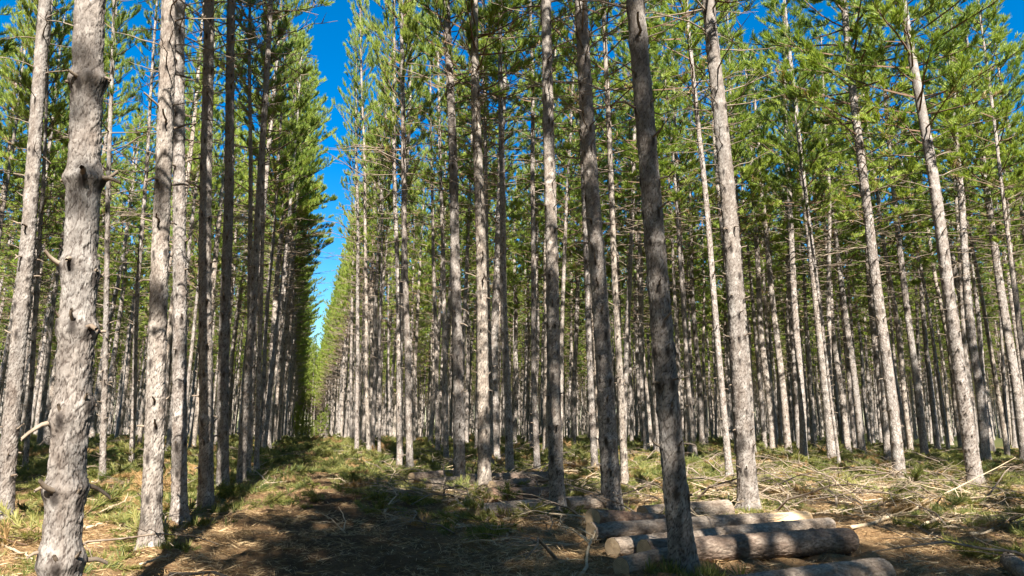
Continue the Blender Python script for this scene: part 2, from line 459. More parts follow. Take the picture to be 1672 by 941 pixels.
HT, CB = 18.0, 9.6     # library tree: height and base of the live crown
def crown_mb(seed, mb=None, cb=CB, rmax=2.0, dens=1.0, nn=29):
    g = np.random.default_rng(seed)
    mb = mb or MB()
    limbs, lr, tp, td, bp, bdv = [], [], [], [], [], []
    z = cb
    while z < HT - 0.25:
        t = (z - cb) / (HT - cb)
        env = rmax * (0.62 + 0.5 * min(t / 0.22, 1)) * (1 - t) ** 0.62 * g.uniform(0.85, 1.1) + 0.12
        nb = g.integers(3, 6)
        a0 = g.uniform(0, 6.28)
        for b in range(nb):
            if g.random() < 0.10 * (1 - t): continue
            L = env * g.uniform(0.5, 1.25)
            up = R(8 + 42 * t + g.uniform(-10, 12))
            P = branch_path(L, up, g.uniform(0.02, 0.28), g, 6, 0.05)
            a = a0 + b * 6.283 / nb + g.uniform(-0.35, 0.35)
            Rm = rotz(a); P = P @ Rm.T + np.array([0, 0, z + g.uniform(-0.12, 0.12)])
            r = 0.008 + 0.010 * L
            limbs.append(P); lr.append(np.linspace(r, 0.004, 6))
            alive0 = 0.5 if t < 0.1 else 0.28
            lush = g.uniform(0.25, 1.9); nsub = int(max(2, L * 5.4 * dens * lush))
            for s in range(nsub):
                u = g.uniform(alive0, 1.0); i = min(4, int(u * 5)); p0 = P[i] + (P[i + 1] - P[i]) * (u * 5 - i)
                ax = (P[i + 1] - P[i]); ax /= np.linalg.norm(ax)
                lat = np.array([-ax[1], ax[0], 0]); lat /= np.linalg.norm(lat) + 1e-9
                d = ax * g.uniform(0.4, 1.0) + lat * g.choice([-1, 1]) * g.uniform(0.3, 1.0) + np.array([0, 0, g.uniform(0.05, 0.7)])
                d /= np.linalg.norm(d)
                l2 = g.uniform(0.12, 0.5) * (0.4 + 0.8 * min(1, L / 1.5)) * (1.3 - u)
                q = p0 + np.linspace(0, 1, 6)[:, None] * d * l2
                q[:, 2] += np.linspace(0, 1, 6) ** 2 * 0.25 * l2
                limbs.append(q); lr.append(np.linspace(0.006, 0.003, 6))
                e = q[-1]; dd = q[-1] - q[-2]; dd = dd / (np.linalg.norm(dd) + 1e-9)
                if t < 0.10 and g.random() < 0.3: bp.append(e); bdv.append(dd)
                else:
                    tp.append(e); td.append(dd)
                    if l2 > 0.2: tp.append(q[3]); td.append(dd)
            tp.append(P[-1]); td.append(P[-1] - P[-2])
        z += 0.46 * (0.8 + 0.4 * g.random()) * (1.0 if t < 0.75 else 0.75)
    tp.append(np.array([0, 0, HT + 0.1])); td.append(np.array([0, 0, 1.0]))
    mb.tubes(np.array(limbs), np.array(lr), 3, 1)
    tufts(mb, np.array(tp), np.array(td), g, nn, 0.155, 0.0155, 0)
    if bp: tufts(mb, np.array(bp), np.array(bdv), g, 10, 0.12, 0.015, 2)
    return mb

CROWNS = [crown_mb(100 + i, rmax=[1.8, 1.6, 2.0, 1.75, 1.5, 1.9][i], cb=[8.0, 8.8, 7.6, 8.4, 9.0, 7.8][i]).build('crown', [NEEDLE, LIMB, NEEDLE_OLD], False) for i in range(6)]
DENSE = [crown_mb(150 + i, rmax=[2.3, 2.1, 2.5][i], cb=[9.0, 9.6, 8.6][i], dens=1.5, nn=30).build('crown', [NEEDLE, LIMB, NEEDLE_OLD], False) for i in range(3)]
CBASE = [8.0, 8.8, 7.6, 8.4, 9.0, 7.8]

def dead_len(z, cb, g):
    t = z / cb
    return (0.09 + 0.25 * t ** 2 + 1.35 * np.clip((t - 0.4) / 0.6, 0, 1) ** 1.3) * g.uniform(0.5, 1.4)

def far_trunk(seed, cb, r=0.112):
    g = np.random.default_rng(seed)
    zs = whorls(HT, cb, g, 0.42, 1.2)
    knots = []
    H = HT
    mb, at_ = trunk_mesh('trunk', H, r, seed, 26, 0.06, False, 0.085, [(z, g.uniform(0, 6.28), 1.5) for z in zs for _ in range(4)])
    n0 = mb.n
    for z in zs:
        for b in range(g.integers(3, 6)):
            L = dead_len(z, cb, g)
            if z < 2.2 and g.random() < 0.6: continue
            c = bend(np.array([z]), seed, 0.085)[0]
            dead_branch(L, g, mb, (rotz(g.uniform(0, 6.28)), np.array([c[0], c[1], z])), 1, True, sides=3, r=0.006 + 0.0055 * L)
    pad = mb.n - n0
    return mb, {k: np.concatenate([v, np.zeros(pad)]) for k, v in at_.items()}

FAR_TR = []
for i in range(6):
    m_, a_ = far_trunk(300 + i, CBASE[i])
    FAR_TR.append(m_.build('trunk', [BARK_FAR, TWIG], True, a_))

# library of single dead branches for the near trees (origin at the trunk axis side, pointing +X)
LENS = [0.06, 0.10, 0.16, 0.24, 0.36, 0.55, 0.8, 1.1, 1.5]
g_ = np.random.default_rng(5)
DEADLIB = {L: [dead_branch(L, g_).build('dead_branch', [TWIG]) for _ in range(4)] for L in LENS}

# digitised trees: base pixel, a second pixel up the axis, width near the base in pixels, label
TREES = [
 (5, 856, 71, 0, 26, 'leaning pine at the left edge beside the thick scaly foreground pine'),
 (88, 1058, 140, 0, 62, 'thickest nearest pine with pale flaking bark and stout broken branch stubs'),
 (243, 905, 279, 0, 34, 'sunlit pale pine just right of the thick scaly foreground pine'),
 (293, 862, 298, 0, 27, 'grey shaded pine close behind the sunlit pale pine on the aisle left side'),
 (337, 833, 339, 0, 26, 'dark shaded pine between the grey pine and the one with a bent root stub'),
 (364, 806, 376, 0, 20, 'grey pine with knobby foot, last dark trunk before the bright leaning trunks'),
 (393, 792, 436, 100, 14, 'slim sunlit pine leaning right at the aisle, foremost of the bright cluster'),
 (404, 780, 409, 200, 10, 'thin upright sunlit pine touching the foremost bright leaning pine'),
 (418, 772, 431, 306, 9, 'thin sunlit pine on the aisle edge just behind the bright cluster'),
 (167, 787, 181, 230, 11, 'slim dark pine standing alone between the thick pine and the sunlit pale pine'),
 (214, 772, 240, 255, 10, 'slim dark pine leaning right, seen just left of the sunlit pale pine'),
 (132, 772, 150, 150, 10, 'slim dark pine peeping out behind the right side of the thick foreground pine'),
 (18, 772, 37, 461, 10, 'slim pine right of the leaning pine at the left edge'),
 (40, 775, 60, 461, 8, 'pale thin pine just left of the thick foreground pine'),
 (652, 766, 646, 204, 10, 'left one of two slim close pines on the right aisle edge'),
 (669, 772, 658, 153, 13, 'right one of two slim close pines on the right aisle edge'),
 (619, 747, 622, 520, 6, 'very thin curved sapling pine with pale stem near the right aisle edge'),
 (602, 746, 598, 520, 8, 'pale slim pine on the right aisle edge, nearest of the bright triple'),
 (583, 741, 583, 520, 8, 'pale slim pine on the right aisle edge, farthest of the bright triple'),
 (751, 800, 732, 0, 20, 'grey pine left of the speckled pine, its foot against a pale branch'),
 (791, 803, 775, 0, 22, 'pale speckled pine with dark knot marks standing before the middle log heap'),
 (802, 765, 793, 255, 10, 'slim shaded pine half hidden behind the pale speckled pine'),
 (832, 775, 817, 102, 15, 'dark straight pine behind the middle log heap'),
 (877, 770, 865, 25, 12, 'slim brown pine between the dark straight pine and the half lit pine'),
 (912, 840, 885, 0, 27, 'half lit pine with fibrous foot beside the end of the long middle log'),
 (729, 751, 719, 230, 9, 'slim lit pine behind and left of the grey pine with the pale branch'),
 (715, 741, 706, 300, 8, 'thin dark pine among ferns left of the grey pine with the pale branch'),
 (1000, 835, 949, 0, 33, 'thick dark pine directly behind the left ends of the stacked logs'),
 (1020, 795, 984, 0, 13, 'slim grey pine hugging the right side of the thick dark pine'),
 (971, 770, 945, 102, 13, 'slim dark pine just left of the thick dark pine'),
 (1118, 945, 1040, 0, 46, 'darkest thick pine standing in front of the stacked logs'),
 (1192, 782, 1121, 25, 13, 'slim shaded leaning pine left of the bright pine behind the logs'),
 (1224, 838, 1156, 0, 33, 'brightest straight pine standing right behind the stacked logs'),
 (1288, 743, 1238, 230, 12, 'slim dark pine right of and behind the bright pine behind the logs'),
 (1063, 733, 1032, 300, 8, 'thin lit pine seen between the thick dark pine and the darkest pine'),
 (1135, 750, 1095, 250, 9, 'thin pine seen just right of the darkest thick pine'),
 (1250, 736, 1207, 250, 8, 'thin shaded pine close behind the right side of the bright pine'),
 (1361, 758, 1282, 0, 20, 'dark grey leaning pine right of the log stack beyond the brushwood'),
 (1372, 768, 1335, 480, 5, 'very thin pale stem against the foot of the dark grey leaning pine'),
 (1409, 745, 1330, 128, 12, 'slim curved dark pine between the dark grey leaning pine and the pale straight pine'),
 (1470, 788, 1381, 25, 20, 'pale evenly lit pine rising from the green brushwood in the clearing'),
 (1482, 737, 1397, 250, 12, 'slim pale pine close behind the pale evenly lit pine'),
 (1532, 738, 1465, 153, 10, 'slim dark pine midway between the two palest clearing pines'),
 (1594, 797, 1475, 15, 26, 'tall silvery leaning pine with splayed root fibres in the clearing'),
 (1620, 745, 1524, 245, 14, 'slim leaning pine just right of the tall silvery pine'),
 (1677, 757, 1572, 30, 20, 'lit leaning pine cut by the right edge of the photo'),
 (1692, 762, 1631, 280, 9, 'thin pine behind the one cut by the right edge of the photo'),
]
NEARPTS = []
def near_tree(i, spec):
    bx, by, tx, ty, wpx, label = spec
    g = np.random.default_rng(1000 + i)
    p = at(bx, by, 0.0)
    gz = float(ground_z(p[0], p[1]))
    depth = float(np.dot(p - CAMP, Fv))
    r0 = max(0.05, wpx / FPX * depth / 2 * 0.86)
    r0 = min(r0, 0.19)
    hd = np.array([p[0], p[1], 0.0]); dist = np.linalg.norm(hd); hd /= dist
    d = ray(tx, ty); k = dist / np.dot(d, hd); tpt = CAMP + d * k
    v = tpt - p; v /= np.linalg.norm(v)
    v = v + hd * g.normal(0, 0.008)
    q = Vector((0, 0, 1)).rotation_difference(Vector(v))
    e = bpy.data.objects.new('pine_tree', None); COL.objects.link(e)
    e.empty_display_size = 0.3
    e.location = (p[0], p[1], gz); e.rotation_mode = 'QUATERNION'; e.rotation_quaternion = q
    tag(e, label, 'tree', 'pines standing in the thinned plantation')
    thin = r0 < 0.075
    H = (20.0 + 3.0 * g.random()) if not thin else 16.5
    ci = int(g.integers(0, 6)); s = H / HT
    cb = H - (HT - CBASE[ci]) * s * 0.96
    near = depth < 19
    amp = g.uniform(0.02, 0.05)
    seed = 50 + i
    zs = whorls(H, cb, g, 0.40, 0.5)
    knots, brs = [], []
    for z in zs:
        nb = int(g.integers(3, 6)); a0 = g.uniform(0, 6.28)
        for b in range(nb):
            a = a0 + b * 6.283 / nb + g.uniform(-0.4, 0.4)
            zz = z + g.uniform(-0.05, 0.05)
            knots.append((zz, a % 6.283, g.uniform(0.8, 1.6) * min(1.25, 0.55 + r0 * 5)))
            L = dead_len(zz, cb, g)
            if g.random() < (0.55 - 0.5 * np.clip((zz / cb - 0.25) / 0.5, 0, 1)): continue
            brs.append((zz, a, L))
    if i == 1:
        # the foreground pine: stout stubs at the whorls the photo shows
        zs2 = [0.55, 0.95, 1.5, 2.1, 2.5, 3.2, 4.0, 4.75]
        knots, brs = [], []
        for z in zs2:
            for off in (-88, -20, 45, 92, 180):
                a = R(-75 + off) + g.uniform(-0.3, 0.3)
                knots.append((z + g.uniform(-0.07, 0.07), a % 6.283, 1.5)); brs.append((knots[-1][0], a, float(g.choice([0.06, 0.09, 0.13, 0.18]))))
        for z in np.arange(5.6, cb, 0.45):
            for b in range(3): knots.append((z, g.uniform(0, 6.28), 1.1)); brs.append((z, knots[-1][1], 0.3))
    segs = 150 if i == 1 else (90 if depth < 13.5 else (56 if depth < 19 else 24))
    dz = 0.011 if i == 1 else (0.014 if depth < 13.5 else (0.022 if depth < 19 else 0.05))
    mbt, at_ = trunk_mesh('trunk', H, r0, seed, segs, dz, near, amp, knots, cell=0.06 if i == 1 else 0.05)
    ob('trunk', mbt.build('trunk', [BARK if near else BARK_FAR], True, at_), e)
    c = ob('crown', DENSE[ci % 3] if (0 < i < 9 or i in (27, 30)) else CROWNS[ci], e); k_ = 1.0 if thin else 1.12; sx_ = s * (0.6 if thin else 0.6 if i in (14, 15, 17, 18, 19) else 0.82 if 2 < i < 9 else 1.28 if i > 30 else 1.0); c.scale = (sx_, sx_, s * 0.86 * k_); c.location = bend(np.array([14.0]), seed, amp)[0].tolist() + [H - HT * s * 0.86 * k_]; c.rotation_euler = (0, 0, g.uniform(0, 6.28))
    g.shuffle(brs)
    for (zz, a, L) in brs[:98]:
        key = min(LENS, key=lambda x: abs(x - L))
        o = ob('dead_branch', DEADLIB[key][int(g.integers(0, 4))], e)
        cc = bend(np.array([zz]), seed, amp)[0]; rr = float(taper(np.array([zz]), H, r0)[0]) * 0.9
        o.location = (cc[0] + rr * math.cos(a), cc[1] + rr * math.sin(a), zz)
        f = L / key; th_ = (1.9 if key <= 0.24 else 1.0) * (1.25 if i == 1 else 1.0)
        o.scale = (f, f * th_, f * th_); o.rotation_euler = (g.uniform(-0.6, 0.6), 0, a)
    NEARPTS.append((p[0], p[1]))
for i, sp in enumerate(TREES): near_tree(i, sp)
NEARPTS = np.array(NEARPTS)
# litter heaped round the stems
gme = bpy.data.objects['ground'].data
gc = np.empty(len(gme.vertices) * 3, np.float32); gme.vertices.foreach_get('co', gc); gc = gc.reshape(-1, 3)
for (bx_, by_) in NEARPTS:
    d_ = np.hypot(gc[:, 0] - bx_, gc[:, 1] - by_)
    gc[:, 2] += 0.07 * np.exp(-(d_ / 0.42) ** 2) * (0.5 + vnoise(gc[:, 0] * 5, gc[:, 1] * 5, 5))
gme.vertices.foreach_set('co', gc.ravel()); gme.update()

# planted rows: aisle edges at X=-1.55 and X=3.2
cand = []
rows = [-1.55 - 3.35 * k for k in range(0, 70)] + [3.5 + 3.4 * k for k in range(0, 76)]
g = np.random.default_rng(77)
for rx in rows:
    yv = -60.0 + g.uniform(0, 2)
    edge = rx in (-1.55, 3.5)
    while yv < 275:
        yv += (2.15 if edge else 3.0) * g.uniform(0.75, 1.25)
        if g.random() < (0.02 if edge else 0.08): continue
        cand.append((rx + g.normal(0, 0.14 if edge else 0.42), yv, edge))
for ex in np.arange(-1.5, 3.3, 0.8):
    for k in range(4): cand.append((ex + g.normal(0, 0.3), 150 + 7 * k + g.uniform(-2, 2), 0))
cand = np.array(cand)
rel = cand[:, :2]
dist = np.hypot(rel[:, 0], rel[:, 1])
az = np.degrees(np.arctan2(rel[:, 0], rel[:, 1])) - math.degrees(YAW)
depth = dist * np.cos(np.radians(az)) * math.cos(PITCH)
dn = np.min(np.hypot(rel[:, None, 0] - NEARPTS[None, :, 0], rel[:, None, 1] - NEARPTS[None, :, 1]), 1)
inview = np.abs(az) < 37.5
lim = np.where(az > 5, 27.0, 24.5)
keep_view = inview & (depth > lim) & (dn > 1.3) & (dist < 270)
# rows out of the frame: behind and beside the camera, they throw the foreground shade
side = (~inview) & (dist < 45) & (dist > 2.5) & (cand[:, 1] > -34) & ((np.abs(az) > 42) | (depth > 30)) & (dn > 1.3)
side &= ~((cand[:, 0] > 2.9) & (cand[:, 0] < 17) & (cand[:, 1] > -9) & (cand[:, 1] < 9))
side &= ~((cand[:, 0] > -1.3) & (cand[:, 0] < 2.9))
view = cand[keep_view]; vd = dist[keep_view]; va = az[keep_view]
order = np.argsort(vd)
NT = 248
def place(e, x, y, g, s):
    e.location = (x, y, float(ground_z(x, y)))
    e.rotation_euler = (g.normal(0, 0.02), g.normal(0, 0.02), g.uniform(0, 6.28))
    e.scale = (s * g.uniform(0.7, 1.3),) * 2 + (s,)
gt = np.random.default_rng(8)
for j in order[:NT]:
    x, y, edge = view[j]
    a = va[j]
    if edge and x < 0: lab, grp = 'slim pine in the long left edge row lining the receding aisle', 'pines lining the left edge of the aisle'
    elif edge: lab, grp = 'slim pine in the long right edge row lining the receding aisle', 'pines lining the right edge of the aisle'
    elif x < 0: lab, grp = 'thin pine deep in the shaded rows left of the aisle', 'pines deep in the rows left of the aisle'
    elif a < 8: lab, grp = 'thin pine deep in the rows beyond the middle log heap', 'pines deep in the rows beyond the log heap'
    else: lab, grp = 'thin pine deep in the rows beyond the brushwood clearing', 'pines deep in the rows beyond the clearing'
    e = bpy.data.objects.new('pine_tree', None); COL.objects.link(e)
    tag(e, lab, 'tree', grp)
    place(e, x, y, gt, gt.uniform(1.20, 1.36) if (a > 4 and vd[j] < 46) else gt.uniform(1.05, 1.25))
    v = int(gt.integers(0, 6))
    cr_ = ob('crown', DENSE[v % 3] if (edge and x < 0) else CROWNS[v], e)
    ob('trunk', FAR_TR[v], e)
    kx = 0.8 if (edge and x < 0) else 0.66 if edge else 1.2 if (a > 4 and vd[j] < 60) else 1.0
    cr_.scale = (kx, kx, 1)

# ------------------------------------------------------------------ scattered stuff through geometry nodes
def scatter(name, sources, pts, rot, scl, pick, label, cat, loc=None):
    mbp = bpy.data.meshes.new(name)
    mbp.vertices.add(len(pts)); mbp.vertices.foreach_set('co', np.asarray(pts, float).ravel())
    for nm, ty, arr in (('rot', 'FLOAT_VECTOR', rot), ('scl', 'FLOAT_VECTOR', scl)):
        a = mbp.attributes.new(nm, ty, 'POINT'); a.data.foreach_set('vector', np.asarray(arr, np.float32).ravel())
    a = mbp.attributes.new('pick', 'INT', 'POINT'); a.data.foreach_set('value', np.asarray(pick, np.int32))
    mbp.update()
    o = ob(name, mbp)
    tag(o, label, cat, kind='stuff')
    gn = bpy.data.node_groups.new(name, 'GeometryNodeTree')
    gn.interface.new_socket('Geometry', in_out='INPUT', socket_type='NodeSocketGeometry')
    gn.interface.new_socket('Geometry', in_out='OUTPUT', socket_type='NodeSocketGeometry')
    nd = gn.nodes; L = gn.links.new
    gi = nd.new('NodeGroupInput'); go = nd.new('NodeGroupOutput')
    jn = nd.new('GeometryNodeJoinGeometry')
    ip = nd.new('GeometryNodeInstanceOnPoints')
    for s_ in reversed(sources):
        so_ = bpy.data.objects.new(name + '_source', s_)
        oi = nd.new('GeometryNodeObjectInfo'); oi.inputs['Object'].default_value = so_; oi.inputs['As Instance'].default_value = True
        L(oi.outputs['Geometry'], jn.inputs[0])
    L(gi.outputs[0], ip.inputs['Points']); L(jn.outputs[0], ip.inputs['Instance'])
    ip.inputs['Pick Instance'].default_value = True
    def attr(nm, ty):
        n = nd.new('GeometryNodeInputNamedAttribute'); n.data_type = ty; n.inputs['Name'].default_value = nm
        return n.outputs['Attribute']
    L(attr('pick', 'INT'), ip.inputs['Instance Index'])
    er = nd.new('FunctionNodeEulerToRotation'); L(attr('rot', 'FLOAT_VECTOR'), er.inputs[0]); L(er.outputs[0], ip.inputs['Rotation'])
    L(attr('scl', 'FLOAT_VECTOR'), ip.inputs['Scale'])
    L(ip.outputs[0], go.inputs[0])
    md = o.modifiers.new('scatter', 'NODES'); md.node_group = gn
    return o

HIDDEN = [(2.45, -4.6), (3.9, -0.2), (3.05, 0.6), (-0.8, -4.5), (-0.9, -8.5), (-0.7, -12.0), (-0.4, -9.9), (0.3, -16.0), (-0.3, -1.5), (0.6, -2.3), (1.1, -0.9), (2.7, -2.4), (4.1, 1.9), (-0.6, -3.2), (0.2, -4.0), (-0.1, -6.6), (0.9, -9.5), (0.5, -13.0)]  # unseen pines added by hand to shade the lane and chosen trunks
# whole far trees: trunk and crown in one source mesh
def join_meshes(i, thick=False):
    m_, a_ = far_trunk(300 + i, CBASE[i] - 1.4, 0.095); n0 = m_.n
    m_.F = [(f, {0: 0, 1: 1}[mt]) for f, mt in m_.F]
    c_ = crown_mb(150 + i, rmax=2.3, cb=8.8, dens=1.5, nn=30) if thick else crown_mb(100 + i, rmax=[1.8, 1.6, 2.0, 1.75, 1.5, 1.9][i], cb=CBASE[i] - 1.6)
    for f, mt in c_.F: m_.F.append((f + n0, mt + 2))
    m_.V += c_.V; m_.n += c_.n
    return m_.build('far_pine', [BARK_FAR, TWIG, NEEDLE, LIMB, NEEDLE_OLD], False, {k: np.concatenate([v, np.zeros(c_.n)]) for k, v in a_.items()})
FARSRC = [join_meshes(i) for i in range(6)] + [join_meshes(i, True) for i in range(3)]
LIT = [at(*TREES[k][:2])[:2] for k in (0, 1, 2, 20, 32, 40, 43, 45)]
hid = np.concatenate([cand[side][:, :2], np.array(HIDDEN)])
sx, sy = -math.sin(SUN_AZ), -math.cos(SUN_AZ)
ok = np.ones(len(hid), bool)
for kk_, (lx, ly) in enumerate(LIT):
    dx, dy = lx - hid[:, 0], ly - hid[:, 1]
    al = dx * sx + dy * sy; pp = np.abs(dx * sy - dy * sx)
    hlo = al * math.tan(SUN_EL); hhi = hlo + 8
    ok &= ~((al > 0) & (((pp < (1.55, 1.8, 1.55, 1.55, 2.15, 2.2, 2.2, 2.0)[kk_]) & (hhi > 9) & (hlo < 18.5)) | ((pp < 0.3) & (hlo < 18))))
hid = hid[ok]
rest = np.concatenate([view[order[NT:]][:, :2], hid])
thickset = np.concatenate([(view[order[NT:]][:, 2] > 0) & (view[order[NT:]][:, 0] < 0), np.ones(len(hid), bool)])
young = np.column_stack([gt.uniform(-1.2, 3.2, 16), gt.uniform(95, 150, 16)])
rest = np.concatenate([rest, young]); thickset = np.concatenate([thickset, np.ones(16, bool)])
n = len(rest)
gz = ground_z(rest[:, 0], rest[:, 1])
s_ = gt.uniform(1.0, 1.24, n)
s_[-16:] = gt.uniform(0.34, 0.52, 16); gz[-16:] -= 7.0 * s_[-16:]
scatter('pine_forest', FARSRC, np.column_stack([rest, gz]),
        np.column_stack([gt.normal(0, 0.014, n), gt.normal(0, 0.014, n), gt.uniform(0, 6.28, n)]),
        np.column_stack([s_, s_, s_]), np.where(thickset, gt.integers(6, 9, n), gt.integers(0, 6, n)), 'dense mass of pines filling the plantation far behind, with unseen pines added for shade', 'forest')
print('far pines', n, 'side', int(side.sum()), 'view', len(view))

# ---- undergrowth clumps, brushwood and litter
def clump(seed, h, n, wid, spread):
    g = np.random.default_rng(seed); mb = MB()
    k = 14
    pos = np.column_stack([g.normal(0, spread, k), g.normal(0, spread, k), np.zeros(k)])
    d = np.column_stack([g.normal(0, 0.6, k), g.normal(0, 0.6, k), np.ones(k) * 0.9])
    tufts(mb, pos, d, g, n, h, wid, 0, 1.25, 0.02)
    return mb.build('undergrowth', [GRASS], False)
def sprig(seed, nm=None):
    """a cut green pine branch lying on the floor"""
    g = np.random.default_rng(seed); mb = MB()
    P = branch_path(g.uniform(0.5, 0.9), 0.12, -0.1, g, 6, 0.1)
    limbs = [P]; lr = [np.linspace(0.009, 0.004, 6)]; tp = [P[-1]]; td = [P[-1] - P[-2]]
    for s in range(11):
        u = g.uniform(0.15, 1); i = min(4, int(u * 5)); p0 = P[i] + (P[i + 1] - P[i]) * (u * 5 - i)
        d = np.array([g.uniform(0.3, 1), g.choice([-1, 1]) * g.uniform(0.4, 1), g.uniform(-0.1, 0.55)]); d /= np.linalg.norm(d)
        q = p0 + np.linspace(0, 1, 6)[:, None] * d * g.uniform(0.12, 0.35)
        limbs.append(q); lr.append(np.linspace(0.005, 0.003, 6)); tp += [q[-1], q[3]]; td += [d, d]
    mb.tubes(np.array(limbs), np.array(lr), 4, 1)
    tufts(mb, np.array(tp), np.array(td), g, 26, 0.12, 0.011, 0)
    return mb.build('sprig', [nm or GRASS, LIMB], False)
def stick(seed, L):
    g = np.random.default_rng(seed); mb = MB()
    P = branch_path(L, g.uniform(0.0, 0.16), g.uniform(-0.12, 0.05), g, 6, 0.22)
    paths = [P]; rads = [np.linspace(0.009 + 0.009 * L, 0.006, 6)]
    for s in range(int(3 + L * 3)):
        u = g.uniform(0.15, 0.95); i = min(4, int(u * 5)); p0 = P[i] + (P[i + 1] - P[i]) * (u * 5 - i)
        d = np.array([g.uniform(0.2, 1), g.choice([-1, 1]) * g.uniform(0.3, 1), g.uniform(-0.15, 0.5)]); d /= np.linalg.norm(d)
        q = p0 + np.linspace(0, 1, 6)[:, None] * d * L * g.uniform(0.12, 0.45) + np.cumsum(g.normal(0, 0.018 * L, (6, 3)), 0); q[0] = p0
        paths.append(q); rads.append(np.linspace(0.006, 0.003, 6))
    mb.tubes(np.array(paths), np.array(rads), 5, 0)
    return mb.build('stick', [DRY if g.random() < 0.72 else TWIG])
def litter(seed):
    """a handful of fallen needles and bark scraps"""
    g = np.random.default_rng(seed); mb = MB(); k = 70
    c = np.column_stack([g.normal(0, 0.16, k), g.normal(0, 0.16, k), g.uniform(0.0, 0.035, k)])
    a = g.uniform(0, 6.28, k); l = g.uniform(0.04, 0.16, k); ww = g.uniform(0.0015, 0.0042, k)
    d = np.column_stack([np.cos(a), np.sin(a), g.normal(0, 0.22, k)]); sd_ = np.column_stack([-np.sin(a), np.cos(a), g.normal(0, 0.5, k)])
    V = np.stack([c - d * l[:, None] / 2, c - sd_ * ww[:, None], c + d * l[:, None] / 2, c + sd_ * ww[:, None]], 1)
    mb.add(V, np.arange(4 * k).reshape(-1, 4))
    return mb.build('litter', [STRAW], False)


def sample(nc, fn, x0, x1, y0, y1, seed):
    g = np.random.default_rng(seed)
    x = g.uniform(x0, x1, nc); y = g.uniform(y0, y1, nc)
    a = np.degrees(np.arctan2(x, y)) - math.degrees(YAW)
    k = (g.random(nc) < fn(x, y)) & ~((np.abs(x - 5.6 - (y - 8.2) * 0.55) < 2.0) & (np.abs(y - 8.2) < 1.7) & (g.random(nc) < 0.88)) & (np.abs(a) < 39) & (np.hypot(x, y) > 3.2)
    return x[k], y[k], g
def emit(name, src, x, y, g, smin, smax, label, cat, dz=0.0, tilt=0.15, flat=1.0):
    n = len(x); s = g.uniform(smin, smax, n)
    scatter(name, src, np.column_stack([x, y, ground_z(x, y) + dz]), np.column_stack([g.normal(0, tilt, n), g.normal(0, tilt, n), g.uniform(0, 6.28, n)]),
            np.column_stack([s, s, s * g.uniform(0.7, 1.2, n) * flat]), g.integers(0, len(src), n), label, cat)
    print(name, n)
def f_green(x, y):
    m = moss_field(x, y)
    return np.clip((m - 0.03) * 2.0 + 0.14 * np.clip((y - 13) / 8, 0, 1), 0, 1) * (1 - 0.75 * np.exp(-((x - 0.6) / 1.8) ** 2)) * np.clip(1.2 - np.hypot(x, y) / 90, 0.15, 1)
x, y, g = sample(60000, f_green, -22, 45, 4, 60, 1)
ra_, rr_ = g.uniform(0, 6.28, (len(NEARPTS), 12)), g.uniform(0.16, 0.45, (len(NEARPTS), 12))
x = np.concatenate([x, (NEARPTS[:, :1] + rr_ * np.cos(ra_)).ravel()]); y = np.concatenate([y, (NEARPTS[:, 1:] + rr_ * np.sin(ra_)).ravel()])
emit('undergrowth', [clump(i, [0.07, 0.10, 0.13, 0.09][i], 16, 0.010, 0.10) for i in range(4)], x, y, g, 0.6, 1.35, 'low green moss and grass tufts over the forest floor', 'undergrowth')
def f_sprig(x, y):
    road = np.exp(-((x - 0.7) / 2.0) ** 2)
    return np.clip(0.16 + 0.55 * (fbm(x * 0.45, y * 0.45, 61, 2) - 0.42) + 0.30 * np.clip((y - 13) / 7, 0, 1), 0, 1) * np.clip((np.hypot(x, y) - 7) / 5, 0, 1) * (1 - 0.35 * road)
x, y, g = sample(21000, f_sprig, -18, 40, 5, 55, 2)
emit('brash', [sprig(40 + i) for i in range(7)] + [sprig(50, NEEDLE_OLD)], x, y, g, 0.6, 1.15, 'green needled pine brash left lying after felling', 'brash', 0.03, 0.2)
def f_stick(x, y):
    clear = np.exp(-((x - 12) / 6.5) ** 2 - ((y - 12.5) / 3.6) ** 2)
    mid = np.exp(-((x - 4.6) / 2.2) ** 2 - ((y - 14) / 4.5) ** 2)
    road = np.exp(-((x - 0.5) / 1.6) ** 4)
    return (1 - 0.85 * road) * np.clip(0.13 + 0.95 * clear + 0.7 * mid - 0.05 * road, 0, 1)
x, y, g = sample(13500, f_stick, -16, 34, 5, 38, 3)
emit('brushwood', [stick(60 + i, [0.5, 0.8, 1.2, 1.7, 0.6, 1.0, 1.4, 0.4][i]) for i in range(8)], x, y, g, 0.6, 1.15, 'tangle of bare pale twigs and small branches after felling', 'brushwood', 0.03, 0.08, 0.8)
def f_lit(x, y): return (1 - 0.6 * np.exp(-((x - 0.6) / 1.5) ** 4)) * np.clip(0.75 - moss_field(x, y), 0.1, 1) * np.clip(1.3 - np.hypot(x, y) / 32, 0, 1)
x, y, g = sample(24000, f_lit, -12, 24, 4, 28, 4)
emit('needle_litter', [litter(80 + i) for i in range(5)], x, y, g, 0.7, 1.4, 'carpet of fallen straw coloured needles and bark scraps', 'litter', 0.005, 0.06)

